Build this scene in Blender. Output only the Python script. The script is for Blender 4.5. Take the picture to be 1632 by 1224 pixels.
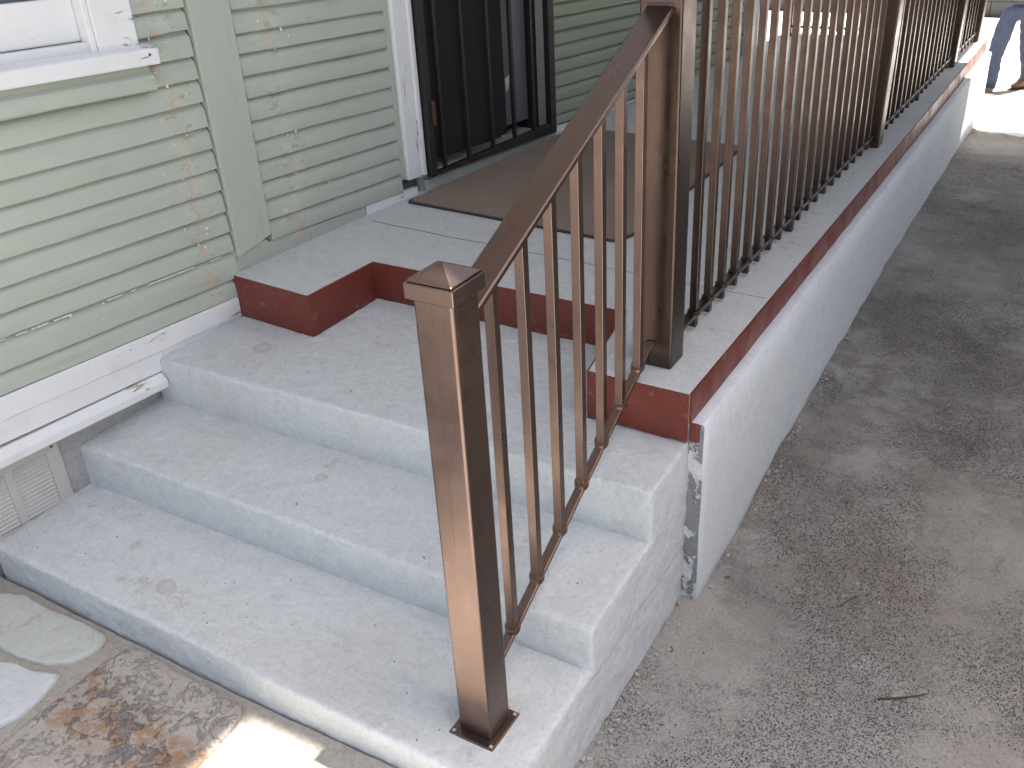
import bpy, bmesh, math, random
from mathutils import Vector, Matrix, noise as mnoise

# ------------------------------------------------------------------ set-up
for o in list(bpy.data.objects):
    bpy.data.objects.remove(o)
SC = bpy.context.scene
COL = SC.collection
S = 1.15                      # metres per drawing unit; every length below is in drawing units
rnd = random.Random(7)

# ------------------------------------------------------------------ camera
cam = bpy.data.cameras.new('camera')
cam.sensor_fit = 'HORIZONTAL'
cam.sensor_width = 36.0
cam.lens = 36.0 * 1539.08 / 1632.0
cam.clip_start = 0.05
cam.clip_end = 600.0
camo = bpy.data.objects.new('camera', cam)
COL.objects.link(camo)
r_ = Vector((0.85774976, 0.51153783, -0.05093514))
u_ = Vector((-0.21237097, 0.44284118, 0.87108568))
f_ = Vector((-0.46814946, 0.73635639, -0.4884827))
C0 = Vector((2.25796, -1.01502, 1.73247)) * S
camo.matrix_world = Matrix(((r_.x, u_.x, -f_.x, C0.x), (r_.y, u_.y, -f_.y, C0.y), (r_.z, u_.z, -f_.z, C0.z), (0, 0, 0, 1)))
SC.camera = camo
SC.render.resolution_x = 1024
SC.render.resolution_y = 768

# ------------------------------------------------------------------ sky, sun, exposure
RAY = Vector((-0.25, -0.14, -1.0)).normalized()     # direction sunlight travels
SUN_EL = math.asin(-RAY.z)
SUN_AZ = math.atan2(-RAY.x, -RAY.y)
world = bpy.data.worlds.new('World')
SC.world = world
world.use_nodes = True
wn = world.node_tree.nodes
sky = wn.new('ShaderNodeTexSky')
sky.sky_type = 'NISHITA'
sky.sun_disc = False
sky.sun_elevation = SUN_EL
sky.sun_rotation = SUN_AZ
sky.air_density = 1.0
sky.dust_density = 5.0
sky.ozone_density = 0.3
bg = wn['Background']
bg.inputs['Strength'].default_value = 0.085
world.node_tree.links.new(sky.outputs['Color'], bg.inputs['Color'])
sl = bpy.data.lights.new('sun', 'SUN')
sl.energy = 5.0
sl.angle = math.radians(0.53)
sl.color = (1.0, 0.94, 0.85)
so = bpy.data.objects.new('sun', sl)
so.rotation_euler = RAY.to_track_quat('-Z', 'Y').to_euler()
COL.objects.link(so)
SC.view_settings.view_transform = 'Standard'
SC.view_settings.look = 'None'
SC.view_settings.gamma = 1.0
SC.view_settings.use_curve_mapping = False
SC.view_settings.exposure = 2.03
SC.render.engine = 'CYCLES'
SC.cycles.max_bounces = 10
SC.cycles.diffuse_bounces = 6

# ------------------------------------------------------------------ node helpers
class NT:
    def __init__(self, name):
        self.m = bpy.data.materials.new(name)
        self.m.use_nodes = True
        self.t = self.m.node_tree
        self.b = self.t.nodes['Principled BSDF']
        g = self.t.nodes.new('ShaderNodeNewGeometry')
        self.P = g.outputs['Position']
        self.N = g.outputs['Normal']
    def n(self, kind): return self.t.nodes.new(kind)
    def put(self, sock, v):
        if isinstance(v, bpy.types.NodeSocket): self.t.links.new(v, sock)
        elif isinstance(v, (tuple, list)) and len(v) == 3 and sock.type == 'RGBA': sock.default_value = (*v, 1)
        else: sock.default_value = v
    def scaled(self, s):
        q = self.n('ShaderNodeVectorMath'); q.operation = 'MULTIPLY'
        self.put(q.inputs[0], self.P); q.inputs[1].default_value = s
        return q.outputs[0]
    def noise(self, scale, detail=3, rough=.55, vec=None, dist=0):
        q = self.n('ShaderNodeTexNoise')
        self.put(q.inputs['Vector'], vec or self.P)
        q.inputs['Scale'].default_value = scale; q.inputs['Detail'].default_value = detail
        q.inputs['Roughness'].default_value = rough; q.inputs['Distortion'].default_value = dist
        return q.outputs['Fac']
    def vor(self, scale, feature='F1', out='Distance', vec=None):
        q = self.n('ShaderNodeTexVoronoi'); q.feature = feature
        self.put(q.inputs['Vector'], vec or self.P); q.inputs['Scale'].default_value = scale
        return q.outputs[out]
    def step(self, v, a, b, lo=0., hi=1.):
        q = self.n('ShaderNodeMapRange'); q.interpolation_type = 'SMOOTHSTEP'
        self.put(q.inputs['Value'], v)
        q.inputs['From Min'].default_value = a; q.inputs['From Max'].default_value = b
        q.inputs['To Min'].default_value = lo; q.inputs['To Max'].default_value = hi
        return q.outputs['Result']
    def math(self, op, a, b=0.):
        q = self.n('ShaderNodeMath'); q.operation = op
        self.put(q.inputs[0], a); self.put(q.inputs[1], b)
        return q.outputs[0]
    def mul(self, *a):
        r = a[0]
        for x in a[1:]: r = self.math('MULTIPLY', r, x)
        return r
    def mix(self, f, a, b):
        q = self.n('ShaderNodeMix'); q.data_type = 'RGBA'
        self.put(q.inputs[0], f); self.put(q.inputs[6], a); self.put(q.inputs[7], b)
        return q.outputs[2]
    def xyz(self, i):
        q = self.n('ShaderNodeSeparateXYZ'); self.put(q.inputs[0], self.P)
        return q.outputs[i]
    def objrand(self):
        return self.n('ShaderNodeObjectInfo').outputs['Random']
    def bump(self, h, dist, strength=1.0, prev=None):
        q = self.n('ShaderNodeBump'); q.inputs['Distance'].default_value = dist * S
        q.inputs['Strength'].default_value = strength
        self.put(q.inputs['Height'], h)
        if prev is not None: self.put(q.inputs['Normal'], prev)
        return q.outputs['Normal']
    def done(self, col=None, rough=None, metal=None, normal=None, spec=None):
        if col is not None: self.put(self.b.inputs['Base Color'], col)
        if rough is not None: self.put(self.b.inputs['Roughness'], rough)
        if metal is not None: self.put(self.b.inputs['Metallic'], metal)
        if normal is not None: self.put(self.b.inputs['Normal'], normal)
        if spec is not None: self.b.inputs['Specular IOR Level'].default_value = spec
        return self.m

def plain(name, col, rough=.6, metal=0., var=.25, scale=8):
    t = NT(name)
    n = t.noise(scale, 4)
    c = t.mix(n, tuple(x * (1 - var) for x in col), tuple(min(1, x * (1 + var)) for x in col))
    return t.done(c, rough, metal, t.bump(t.noise(scale * 12, 3), .002, .3))

def band(t, sock, c, w):
    d = t.math('ABSOLUTE', t.math('SUBTRACT', sock, c * S))
    return t.step(d, w * S, w * .35 * S)

MAT = {}
def green_paint(name='sage_green_paint', upright=False):
    t = NT(name)
    gr = (1, 1.6, .3) if upright else (1, .25, 1.4)
    n1 = t.noise(3.2, 4); n2 = t.noise(30, 3, vec=t.scaled(gr))
    base = t.mix(n1, (.335, .37, .30), (.40, .43, .36))
    base = t.mix(t.math('MULTIPLY', n2, .35), base, (.46, .48, .41))
    oi = t.objrand()
    base = t.mix(t.math('MULTIPLY', oi, .22), base, (.44, .46, .39))
    y = t.xyz(1)
    # every board wears on its own: shift the pattern by a per-board random amount
    off = t.n('ShaderNodeCombineXYZ'); t.put(off.inputs[0], t.math('MULTIPLY', oi, 37.)); t.put(off.inputs[2], t.math('MULTIPLY', oi, 91.))
    def own(sc):
        q = t.n('ShaderNodeVectorMath'); q.operation = 'ADD'; t.put(q.inputs[0], t.scaled(sc)); t.put(q.inputs[1], off.outputs[0]); return q.outputs[0]
    wob = t.math('MULTIPLY', t.math('SUBTRACT', t.noise(14, 4, .7, vec=own((1, .6, 1))), .5), .075 * S)
    yy = t.math('ADD', y, wob)
    on = 0. if upright else 1.
    colm = t.math('MAXIMUM', band(t, yy, .845, .030), t.math('MULTIPLY', band(t, yy, 1.235, .040), .8))
    salmon = t.mul(colm, t.step(t.noise(9, 5, .72, vec=own((1, 1.6, 1.2))), .53, .60), on)
    palecol = t.math('MAXIMUM', band(t, yy, .86, .07), band(t, yy, 1.24, .08))
    pale = t.mul(palecol, t.step(t.noise(15, 5, .72, vec=own((1, 1, 1.2))), .47, .60), on)
    grey = t.mul(palecol, t.step(t.noise(24, 5, .75, vec=own((1, .7, 1.4))), .58, .64), on)
    c = t.mix(t.math('MULTIPLY', pale, .5), base, (.49, .475, .39))
    c = t.mix(t.math('MULTIPLY', salmon, .76), c, (.53, .375, .27))
    c = t.mix(t.math('MULTIPLY', grey, .55), c, (.30, .285, .235))
    wide = t.math('MAXIMUM', band(t, yy, .87, .13), band(t, yy, 1.25, .22))
    fl = t.mul(t.step(t.noise(52, 4, .75, vec=own((1, 1, .6))), .665, .70), t.math('ADD', t.math('MULTIPLY', wide, .85), .10))
    c = t.mix(fl, c, (.68, .665, .58))
    chip = t.mul(t.step(t.noise(34, 5, .75, vec=own((1, .45, 1.5))), .68, .71), t.math('ADD', t.math('MULTIPLY', wide, .6), .18))
    c = t.mix(chip, c, (.17, .155, .125))
    dirt = t.step(t.noise(6, 6, .75, vec=t.scaled((1, .45, 3) if not upright else (1, 3, .5))), .52, .78)
    c = t.mix(t.math('MULTIPLY', dirt, .38), c, (.235, .225, .15))
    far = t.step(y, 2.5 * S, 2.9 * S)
    c = t.mix(t.math('MULTIPLY', far, .60), c, (.20, .22, .125))      # past the door the porch roof's shade is put into the colour
    h = t.math('ADD', t.math('MULTIPLY', t.noise(60, 4, vec=t.scaled((1, .3, 1) if not upright else (1, 1, .2))), .6), t.math('MULTIPLY', t.math('ADD', t.math('ADD', salmon, chip), t.math('SUBTRACT', grey, fl)), -.8))
    return t.done(c, .55, 0, t.bump(h, .0022, .8), .35)
def white_peel(name='peeling_white_paint', st_=(1, .30, 2.1), thr=.655):
    t = NT(name)
    n1 = t.noise(4, 4)
    c = t.mix(n1, (.64, .64, .63), (.74, .735, .72))
    st = t.noise(13, 6, .72, vec=t.scaled(st_))
    worn = t.step(t.xyz(1), .45 * S, .9 * S, 0, .055)
    m = t.step(t.math('ADD', st, worn), thr, thr + .03)
    woodc = t.mix(t.noise(40, 3, vec=t.scaled((1, .1, 1))), (.24, .17, .14), (.40, .36, .31))
    c = t.mix(m, c, woodc)
    grime = t.step(t.noise(8, 5, .7), .52, .78)
    c = t.mix(t.math('MULTIPLY', grime, .28), c, (.42, .37, .30))
    h = t.math('ADD', t.math('MULTIPLY', m, -1), t.math('MULTIPLY', t.noise(70, 3, vec=t.scaled((1, .3, 1))), .35))
    return t.done(c, .5, 0, t.bump(h, .0018, .8), .4)
def concrete_paint(name, a, b, pores=1., stain=1., grain=1., spots=()):
    t = NT(name)
    n1 = t.noise(2.6, 5, .6); n2 = t.noise(22, 4, .6)
    c = t.mix(n1, a, b)
    c = t.mix(t.math('MULTIPLY', t.step(n2, .42, .75), .35), c, tuple(x * .78 for x in a))
    p = t.mul(t.step(t.vor(95), .17, .06), t.step(t.noise(7, 4, .7), .44, .62))
    p2 = t.mul(t.step(t.vor(24), .075, .04), t.step(t.noise(4, 2), .45, .6))
    pp = t.math('MAXIMUM', p, p2)
    c = t.mix(t.math('MULTIPLY', pp, .62 * pores), c, (.17, .16, .15))
    sm = t.mul(t.step(t.noise(5.5, 3, .6), .66, .72), t.step(t.noise(40, 3), .40, .62))
    c = t.mix(t.math('MULTIPLY', sm, .45 * stain), c, (.36, .31, .25))
    dust = t.step(t.noise(1.3, 5, .65), .50, .72)
    c = t.mix(t.math('MULTIPLY', dust, .30 * stain), c, (.44, .41, .37))
    for (sx, sy, sr) in spots:
        d = t.n('ShaderNodeVectorMath'); d.operation = 'DISTANCE'; t.put(d.inputs[0], t.scaled((1, 1, 0))); d.inputs[1].default_value = (sx * S, sy * S, 0)
        ds = t.math('ADD', d.outputs['Value'], t.math('MULTIPLY', t.math('SUBTRACT', t.noise(28, 4, .7), .5), .035 * S))
        ring = t.math('SUBTRACT', t.step(ds, sr * S, sr * .8 * S), t.math('MULTIPLY', t.step(ds, sr * .8 * S, sr * .3 * S), .45))
        c = t.mix(t.math('MULTIPLY', ring, .48), c, (.34, .305, .26))
    fine = t.noise(150, 3, .75); grit = t.noise(75, 4, .7)
    c = t.mix(t.step(grit, .46, .74, 0, .42 * grain), c, tuple(x * .66 for x in a))
    c = t.mix(t.step(grit, .50, .28, 0, .30 * grain), c, tuple(min(1, x * 1.22) for x in b))
    splash = t.step(t.noise(3.4, 6, .72), .60, .74)
    c = t.mix(t.math('MULTIPLY', splash, .30 * stain), c, (.33, .29, .24))
    h = t.math('SUBTRACT', t.math('ADD', t.math('MULTIPLY', fine, .6), t.math('MULTIPLY', t.noise(48, 5, .65), 1.3)), t.math('MULTIPLY', pp, 1.5))
    return t.done(c, .75, 0, t.bump(h, .0055, grain * .9), .25)
def red_paint():
    t = NT('oxide_red_paint')
    c = t.mix(t.noise(5, 4), (.125, .026, .017), (.175, .038, .025))
    low = t.noise(10, 7, .78, vec=t.scaled((1, 1, 1.6)))
    m = t.step(low, .58, .66)
    sc = t.mul(t.step(t.noise(90, 3, .7), .62, .70), t.step(t.noise(6, 3), .48, .65))
    c = t.mix(t.step(t.noise(3.1, 4, .6), .55, .75, 0, .30), c, (.22, .10, .085))
    c = t.mix(t.math('MULTIPLY', m, .40), c, (.34, .22, .20))
    c = t.mix(t.math('MULTIPLY', sc, .45), c, (.38, .25, .22))
    h = t.math('ADD', t.noise(40, 4), t.math('MULTIPLY', m, -.6))
    return t.done(c, t.step(t.noise(9, 3), .3, .7, .32, .55), 0, t.bump(h, .0022, .6), .35)
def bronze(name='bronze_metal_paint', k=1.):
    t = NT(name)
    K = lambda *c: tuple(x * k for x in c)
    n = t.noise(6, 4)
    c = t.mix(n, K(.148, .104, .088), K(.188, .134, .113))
    streak = t.noise(55, 4, .65, vec=t.scaled((1, 1, .035)))
    c = t.mix(t.step(streak, .55, .85, 0, .35), c, K(.25, .175, .142))
    dk = t.step(t.noise(4.5, 4, .6), .58, .8, 0, .35)
    c = t.mix(t.math('MULTIPLY', dk, .5), c, K(.10, .07, .06))
    sp = t.mul(t.step(t.vor(40), .09, .04), t.step(t.noise(5, 2), .64, .72))
    c = t.mix(t.math('MULTIPLY', sp, .5), c, (.06, .045, .04))
    r = t.step(t.noise(14, 4), .3, .7, .26, .36)
    return t.done(c, r, .97, t.bump(t.math('ADD', streak, t.math('MULTIPLY', t.noise(9, 2), 1.5)), .0004, .3), .5)
def driveway_mat():
    t = NT('old_driveway_concrete')
    n1 = t.noise(1.3, 8, .68); n2 = t.noise(2.4, 8, .72, dist=.4)
    c = t.mix(t.step(n1, .36, .64), (.232, .208, .178), (.395, .367, .322))
    c = t.mix(t.step(n2, .50, .66, 0, .55), c, (.145, .132, .125))
    rust = t.step(t.noise(2.0, 8, .74), .54, .70, 0, .60)
    c = t.mix(rust, c, (.285, .198, .142))
    pale = t.step(t.noise(1.7, 7, .68), .55, .64, 0, .65)
    c = t.mix(pale, c, (.42, .395, .36))
    near = t.step(t.math('ADD', t.xyz(1), t.math('MULTIPLY', t.math('SUBTRACT', t.noise(2.6, 7, .7), .5), 1.7 * S)), 1.15 * S, .45 * S)
    c = t.mix(t.math('MULTIPLY', near, .72), c, (.40, .385, .365))
    ag = t.step(t.noise(1.5, 6, .7), .44, .56)
    vd = t.vor(210)
    sep = t.n('ShaderNodeSeparateColor'); t.put(sep.inputs[0], t.vor(210, out='Color'))
    lightg = t.mul(t.step(sep.outputs[0], .60, .70), t.step(vd, .55, .30), ag)
    darkg = t.mul(t.step(sep.outputs[1], .50, .60), t.step(vd, .60, .35), ag)
    c = t.mix(t.math('MULTIPLY', lightg, .65), c, (.50, .48, .45))
    c = t.mix(t.math('MULTIPLY', darkg, .85), c, (.065, .06, .06))
    fine = t.noise(110, 4, .75)
    c = t.mix(t.step(fine, .48, .72, 0, .5), c, (.15, .134, .12))
    c = t.mix(t.step(fine, .48, .28, 0, .35), c, (.46, .43, .39))
    bits = t.mul(t.step(t.vor(30), .10, .05), t.step(t.noise(3, 5, .7), .5, .6))
    c = t.mix(bits, c, (.06, .045, .038))
    h = t.math('ADD', t.math('MULTIPLY', t.noise(9, 6, .65), 2.0), t.math('ADD', t.math('MULTIPLY', lightg, .9), t.math('MULTIPLY', t.noise(120, 4, .75), 1.0)))
    h = t.math('SUBTRACT', h, t.math('MULTIPLY', darkg, .9))
    return t.done(c, .85, 0, t.bump(h, .007, 1.), .25)
def stone(name, a, b, c3, amt=.5):
    t = NT(name)
    c = t.mix(t.noise(9, 5, .65), a, b)
    m = t.step(t.noise(8.5, 8, .78, dist=.25), .5 + (.5 - amt) * .3, .60 + (.5 - amt) * .3)
    c = t.mix(t.math('MULTIPLY', m, .85), c, c3)
    c = t.mix(t.step(t.noise(70, 4, .75), .46, .74, 0, .35), c, tuple(x * .6 for x in a))
    h = t.math('ADD', t.noise(26, 6, .65), t.math('MULTIPLY', t.noise(90, 3, .7), .35))
    return t, c, h
def flag_green():
    t, c, h = stone('pale_green_flagstone', (.43, .445, .41), (.53, .545, .505), (.40, .33, .25), .25)
    return t.done(c, .65, 0, t.bump(h, .005, .7), .35)
def flag_white():
    t, c, h = stone('pale_blue_flagstone', (.52, .54, .56), (.60, .61, .62), (.42, .41, .39), .25)
    return t.done(c, .65, 0, t.bump(h, .005, .7), .35)
def flag_rust():
    t, c, h = stone('rust_and_slate_flagstone', (.44, .40, .36), (.34, .29, .25), (.33, .18, .085), .60)
    m2 = t.mul(t.step(t.noise(13, 8, .76, dist=.3), .50, .56), t.step(t.noise(3.5, 3), .38, .5))
    c = t.mix(t.math('MULTIPLY', m2, .68), c, (.15, .14, .145))
    m3 = t.step(t.noise(21, 5, .7), .60, .66)
    c = t.mix(t.math('MULTIPLY', m3, .5), c, (.47, .45, .43))
    diag = t.math('ADD', t.math('SUBTRACT', t.xyz(1), t.math('MULTIPLY', t.xyz(0), -.18)), t.math('MULTIPLY', t.math('SUBTRACT', t.noise(6, 5, .7), .5), .16 * S))
    edge = t.step(t.math('ABSOLUTE', t.math('SUBTRACT', diag, -.10 * S)), .055 * S, .105 * S)
    c = t.mix(t.math('MULTIPLY', edge, .85), c, (.43, .395, .355))
    c = t.mix(t.step(t.noise(60, 4, .75), .45, .75, 0, .35), c, (.22, .20, .18))
    return t.done(c, .6, 0, t.bump(t.math('ADD', h, t.math('MULTIPLY', m2, -.35)), .008, .9), .35)

MAT['green'] = green_paint()
MAT['green_v'] = green_paint('sage_green_upright_paint', True)
MAT['white'] = white_peel()
MAT['white_v'] = white_peel('peeling_white_upright_paint', (1, 2.4, .28), .66)
MAT['step'] = concrete_paint('grey_painted_concrete', (.545, .563, .560), (.622, .640, .636), grain=.72, spots=((.264, .191, .018), (.471, .111, .030), (.40, .10, .016), (.66, .52, .020), (.22, .80, .035)))
MAT['slab'] = concrete_paint('pale_floor_concrete', (.545, .555, .54), (.615, .622, .602), .6, 1., .8)
MAT['stucco'] = concrete_paint('whitewashed_stucco', (.605, .622, .625), (.695, .712, .715), .10, .6, .45)
MAT['foundation'] = concrete_paint('grey_foundation_cement', (.36, .35, .335), (.46, .445, .42), 1.2)
def raw_end():
    t = NT('raw_plaster_end')
    m = t.step(t.noise(9, 6, .7, vec=t.scaled((1, 1, .7))), .47, .52)
    c = t.mix(m, (.26, .26, .265), (.60, .60, .60))
    return t.done(c, .85, 0, t.bump(t.math('ADD', m, t.noise(60, 4)), .006, 1.), .2)
MAT['raw_end'] = raw_end()
MAT['mortar'] = concrete_paint('sandy_mortar', (.33, .305, .265), (.43, .40, .35), 1.2)
MAT['red'] = red_paint()
MAT['bronze'] = bronze()
MAT['bronze_shaded'] = bronze('shaded_bronze_paint', .60)  # bronze again, with the dimmer reflections of the porch rails put into its colour
MAT['drive'] = driveway_mat()
MAT['vent'] = plain('beige_vent_metal', (.50, .475, .43), .5, .1, .15)
MAT['black'] = plain('black_iron_paint', (.013, .010, .009), .5, 0, .3)
MAT['screen'] = plain('dark_screen_mesh', (.008, .006, .005), .85, 0, .4, 3)
MAT['rust'] = plain('rusty_hinge', (.10, .042, .025), .7, .3, .4, 30)
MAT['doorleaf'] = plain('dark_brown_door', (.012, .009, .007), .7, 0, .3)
MAT['greydoor'] = plain('blue_grey_panel', (.135, .138, .148), .4, 0, .1)
MAT['cream'] = plain('cream_trim', (.55, .52, .46), .5, 0, .15)
MAT['soil'] = plain('dark_gap_filler', (.10, .085, .07), .9, 0, .5, 30)
MAT['sill'] = plain('mossy_green_sill', (.33, .36, .29), .6, 0, .3, 14)
MAT['denim'] = plain('blue_denim', (.065, .085, .135), .85, 0, .45, 14)
MAT['boot'] = plain('tan_leather', (.20, .115, .06), .6, 0, .35, 20)
MAT['sole'] = plain('dark_rubber', (.04, .035, .03), .7)
MAT['shirt'] = plain('grey_cotton', (.24, .25, .27), .9)
MAT['skin'] = plain('skin', (.45, .28, .20), .5, 0, .1)
MAT['hair'] = plain('dark_hair', (.03, .022, .017), .6)
MAT['block'] = plain('weathered_grey_block', (.085, .08, .074), .9, 0, .25, 5)
MAT['leaf'] = plain('brown_dry_leaf', (.19, .085, .045), .7, 0, .4, 40)
MAT['twig'] = plain('grey_twig', (.07, .05, .038), .9, 0, .3, 40)
MAT['chip'] = plain('mortar_crumb', (.40, .37, .33), .9, 0, .25, 30)
MAT['pit'] = plain('dark_grit', (.07, .06, .055), .9, 0, .3, 30)
MAT['roof'] = plain('roof_boards', (.30, .30, .30), .8, 0, .2, 5)
MAT['foliage'] = plain('dark_foliage', (.035, .05, .02), .7, 0, .5, 9)
MAT['added_fence'] = plain('grey_brown_fence_wood', (.13, .105, .085), .9, 0, .35, 6)
MAT['primer'] = plain('cream_primer', (.60, .58, .50), .6, 0, .25, 40)
MAT['glass'] = plain('window_glass', (.10, .12, .13), .06, 0, .1, 2)
def matmat():
    t = NT('brown_mat_pile')
    c = t.mix(t.noise(5, 5, .6), (.235, .175, .136), (.305, .235, .188))
    c = t.mix(t.step(t.noise(2.5, 4), .55, .7, 0, .4), c, (.33, .28, .23))
    c = t.mix(t.step(t.noise(220, 2), .5, .7, 0, .3), c, (.15, .11, .085))
    return t.done(c, .95, 0, t.bump(t.noise(260, 2), .003, .8), .1)
MAT['mat'] = matmat()
MAT['mat_edge'] = plain('black_mat_rubber', (.04, .035, .033), .7)

# ------------------------------------------------------------------ mesh helpers
class MB:
    def __init__(self): self.v = []; self.f = []; self.m = []
    def add(self, vs, fs, mi=0):
        k = len(self.v); self.v += [tuple(p) for p in vs]
        self.f += [tuple(i + k for i in f) for f in fs]; self.m += [mi] * len(fs)
        return self
    def hexa(self, b, t, mi=0):           # b: 4 bottom corners counter-clockwise from above, t: 4 top corners
        return self.add(list(b) + list(t), [(3, 2, 1, 0), (4, 5, 6, 7), (0, 1, 5, 4), (1, 2, 6, 5), (2, 3, 7, 6), (3, 0, 4, 7)], mi)
    def box(self, x0, x1, y0, y1, z0, z1, mi=0):
        q = [(x0, y0), (x1, y0), (x1, y1), (x0, y1)]
        return self.hexa([(*p, z0) for p in q], [(*p, z1) for p in q], mi)
    def prism(self, poly, z0, z1, mi=0):  # poly counter-clockwise (x,y) or (x,y,z) where z overrides z1
        n = len(poly)
        b = [(p[0], p[1], z0) for p in poly]; t = [(p[0], p[1], p[2] if len(p) > 2 else z1) for p in poly]
        fs = [tuple(range(n - 1, -1, -1)), tuple(range(n, 2 * n))] + [(i, (i + 1) % n, n + (i + 1) % n, n + i) for i in range(n)]
        return self.add(b + t, fs, mi)
    def tube(self, pts, rad, k=8, mi=0):
        rings = []
        n = len(pts)
        for i, p in enumerate(pts):
            p = Vector(p)
            d = (Vector(pts[min(i + 1, n - 1)]) - Vector(pts[max(i - 1, 0)])).normalized()
            a = d.orthogonal().normalized(); b = d.cross(a)
            r = rad[i] if isinstance(rad, (list, tuple)) else rad
            rings.append([p + (a * math.cos(6.2832 * j / k) + b * math.sin(6.2832 * j / k)) * r for j in range(k)])
        vs = [q for R in rings for q in R]
        fs = [(i * k + j, i * k + (j + 1) % k, (i + 1) * k + (j + 1) % k, (i + 1) * k + j) for i in range(n - 1) for j in range(k)]
        fs += [tuple(range(k - 1, -1, -1)), tuple((n - 1) * k + j for j in range(k))]
        return self.add(vs, fs, mi)

def org(parent):
    p = Vector((0, 0, 0))
    while parent is not None:
        p += parent.location; parent = parent.parent
    return p
def link(name, mb, mats, parent=None, at=None, bevel=0, seg=2, smooth=False):
    """one mesh object; vertices given in drawing units in world place; at = its own origin"""
    base = Vector(at) * S if at is not None else org(parent)
    me = bpy.data.meshes.new(name)
    me.from_pydata([tuple(Vector(v) * S - base) for v in mb.v], [], mb.f)
    for m in (mats if isinstance(mats, (list, tuple)) else [mats]): me.materials.append(MAT[m])
    for p, mi in zip(me.polygons, mb.m): p.material_index = mi
    bm = bmesh.new(); bm.from_mesh(me); bmesh.ops.recalc_face_normals(bm, faces=bm.faces); bm.to_mesh(me); bm.free()
    me.update()
    o = bpy.data.objects.new(name, me); COL.objects.link(o)
    if parent is not None: o.parent = parent
    o.location = base - (org(parent) if parent is not None else Vector())
    if bevel:
        b = o.modifiers.new('bevel', 'BEVEL'); b.width = bevel * S; b.segments = seg; b.limit_method = 'ANGLE'; b.angle_limit = math.radians(35)
    if smooth: me.polygons.foreach_set('use_smooth', [True] * len(me.polygons))
    return o
def thing(name, label, cat, at, group=None):
    o = bpy.data.objects.new(name, None); COL.objects.link(o)
    o.empty_display_size = .1
    o.location = Vector(at) * S
    o['label'] = label; o['category'] = cat
    if group: o['group'] = group
    return o
def tag(o, label, cat, group=None):
    o['label'] = label; o['category'] = cat
    if group: o['group'] = group
    return o
def dup(o, parent, loc):
    c = o.copy(); COL.objects.link(c); c.parent = parent
    c.location = Vector(loc) * S - org(parent)
    for ch in o.children:
        d = ch.copy(); COL.objects.link(d); d.parent = c
    return c
def lump(o, vox, disp, scale, smooth=4):
    """worn cast edges: fine remesh, relaxed, gently uneven"""
    r = o.modifiers.new('cast', 'REMESH'); r.mode = 'VOXEL'; r.voxel_size = vox * S; r.use_smooth_shade = True
    s = o.modifiers.new('worn', 'SMOOTH'); s.iterations = smooth; s.factor = .5
    tx = bpy.data.textures.new('uneven', 'CLOUDS'); tx.noise_scale = scale * S; tx.noise_depth = 3
    d = o.modifiers.new('uneven', 'DISPLACE'); d.texture = tx; d.strength = disp * S; d.mid_level = .5; d.texture_coords = 'GLOBAL'
    tx = bpy.data.textures.new('sandy', 'CLOUDS'); tx.noise_scale = .016 * S; tx.noise_depth = 2
    d = o.modifiers.new('sandy', 'DISPLACE'); d.texture = tx; d.strength = .0042 * S; d.mid_level = .5; d.texture_coords = 'GLOBAL'

def nz(x, y, z=0.): return mnoise.noise(Vector((x, y, z)))

# ------------------------------------------------------------------ ground, driveway, patio
def drive_z(x, y):
    pts = [(-8, -.02), (-3, -.02), (-.6, -.05), (.35, -.088), (1.1, -.074), (1.65, 0), (2.3, .036), (3.2, .083), (4.8, .103), (5.5, .085), (8.0, -.35), (10, -.37), (400, -.37)]
    for (a, za), (b, zb) in zip(pts, pts[1:]):
        if y <= b:
            t = max(0, (y - a) / (b - a)); t = t * t * (3 - 2 * t) if b < 6 else t
            return za + (zb - za) * t
    return -.37
def axis(a, b, fa, fb, step, far):
    xs = []
    x = a
    while x < b: xs.append(x); x += step
    xs.append(b)
    lo, hi, d = a, b, step
    while hi < far: d *= 1.5; hi += d; xs.append(hi)
    d = step
    while lo > -far: d *= 1.5; lo -= d; xs.insert(0, lo)
    return xs
def ground():
    X = axis(1.50, 2.75, 0, 0, .017, 200); Y = axis(-.5, 3.2, 0, 0, .021, 200)
    mb = MB()
    for y in Y:
        for x in X:
            z = drive_z(x, y)
            if -3 < x < 8 and -3 < y < 12:
                z += .006 * nz(x * 3, y * 3) + .0035 * nz(x * 11, y * 11, 3) + .002 * nz(x * 37, y * 37, 5)
                d = abs(x - 1.59)
                if y > .95 and d < .06: z += (.06 - d) / .06 * (.010 + .016 * nz(x * 20, y * 9, 8))
                if .1 < y < .95 and abs(x - 1.56) < .06: z += (.06 - abs(x - 1.56)) / .06 * (.012 + .012 * nz(x * 20, y * 12, 2))
            mb.v.append((x, y, z))
    w = len(X)
    for j in range(len(Y) - 1):
        for i in range(w - 1):
            mb.f.append((j * w + i, j * w + i + 1, (j + 1) * w + i + 1, (j + 1) * w + i)); mb.m.append(0)
    o = link('driveway', mb, 'drive', smooth=True)
    o['kind'] = 'structure'
ground()

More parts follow.
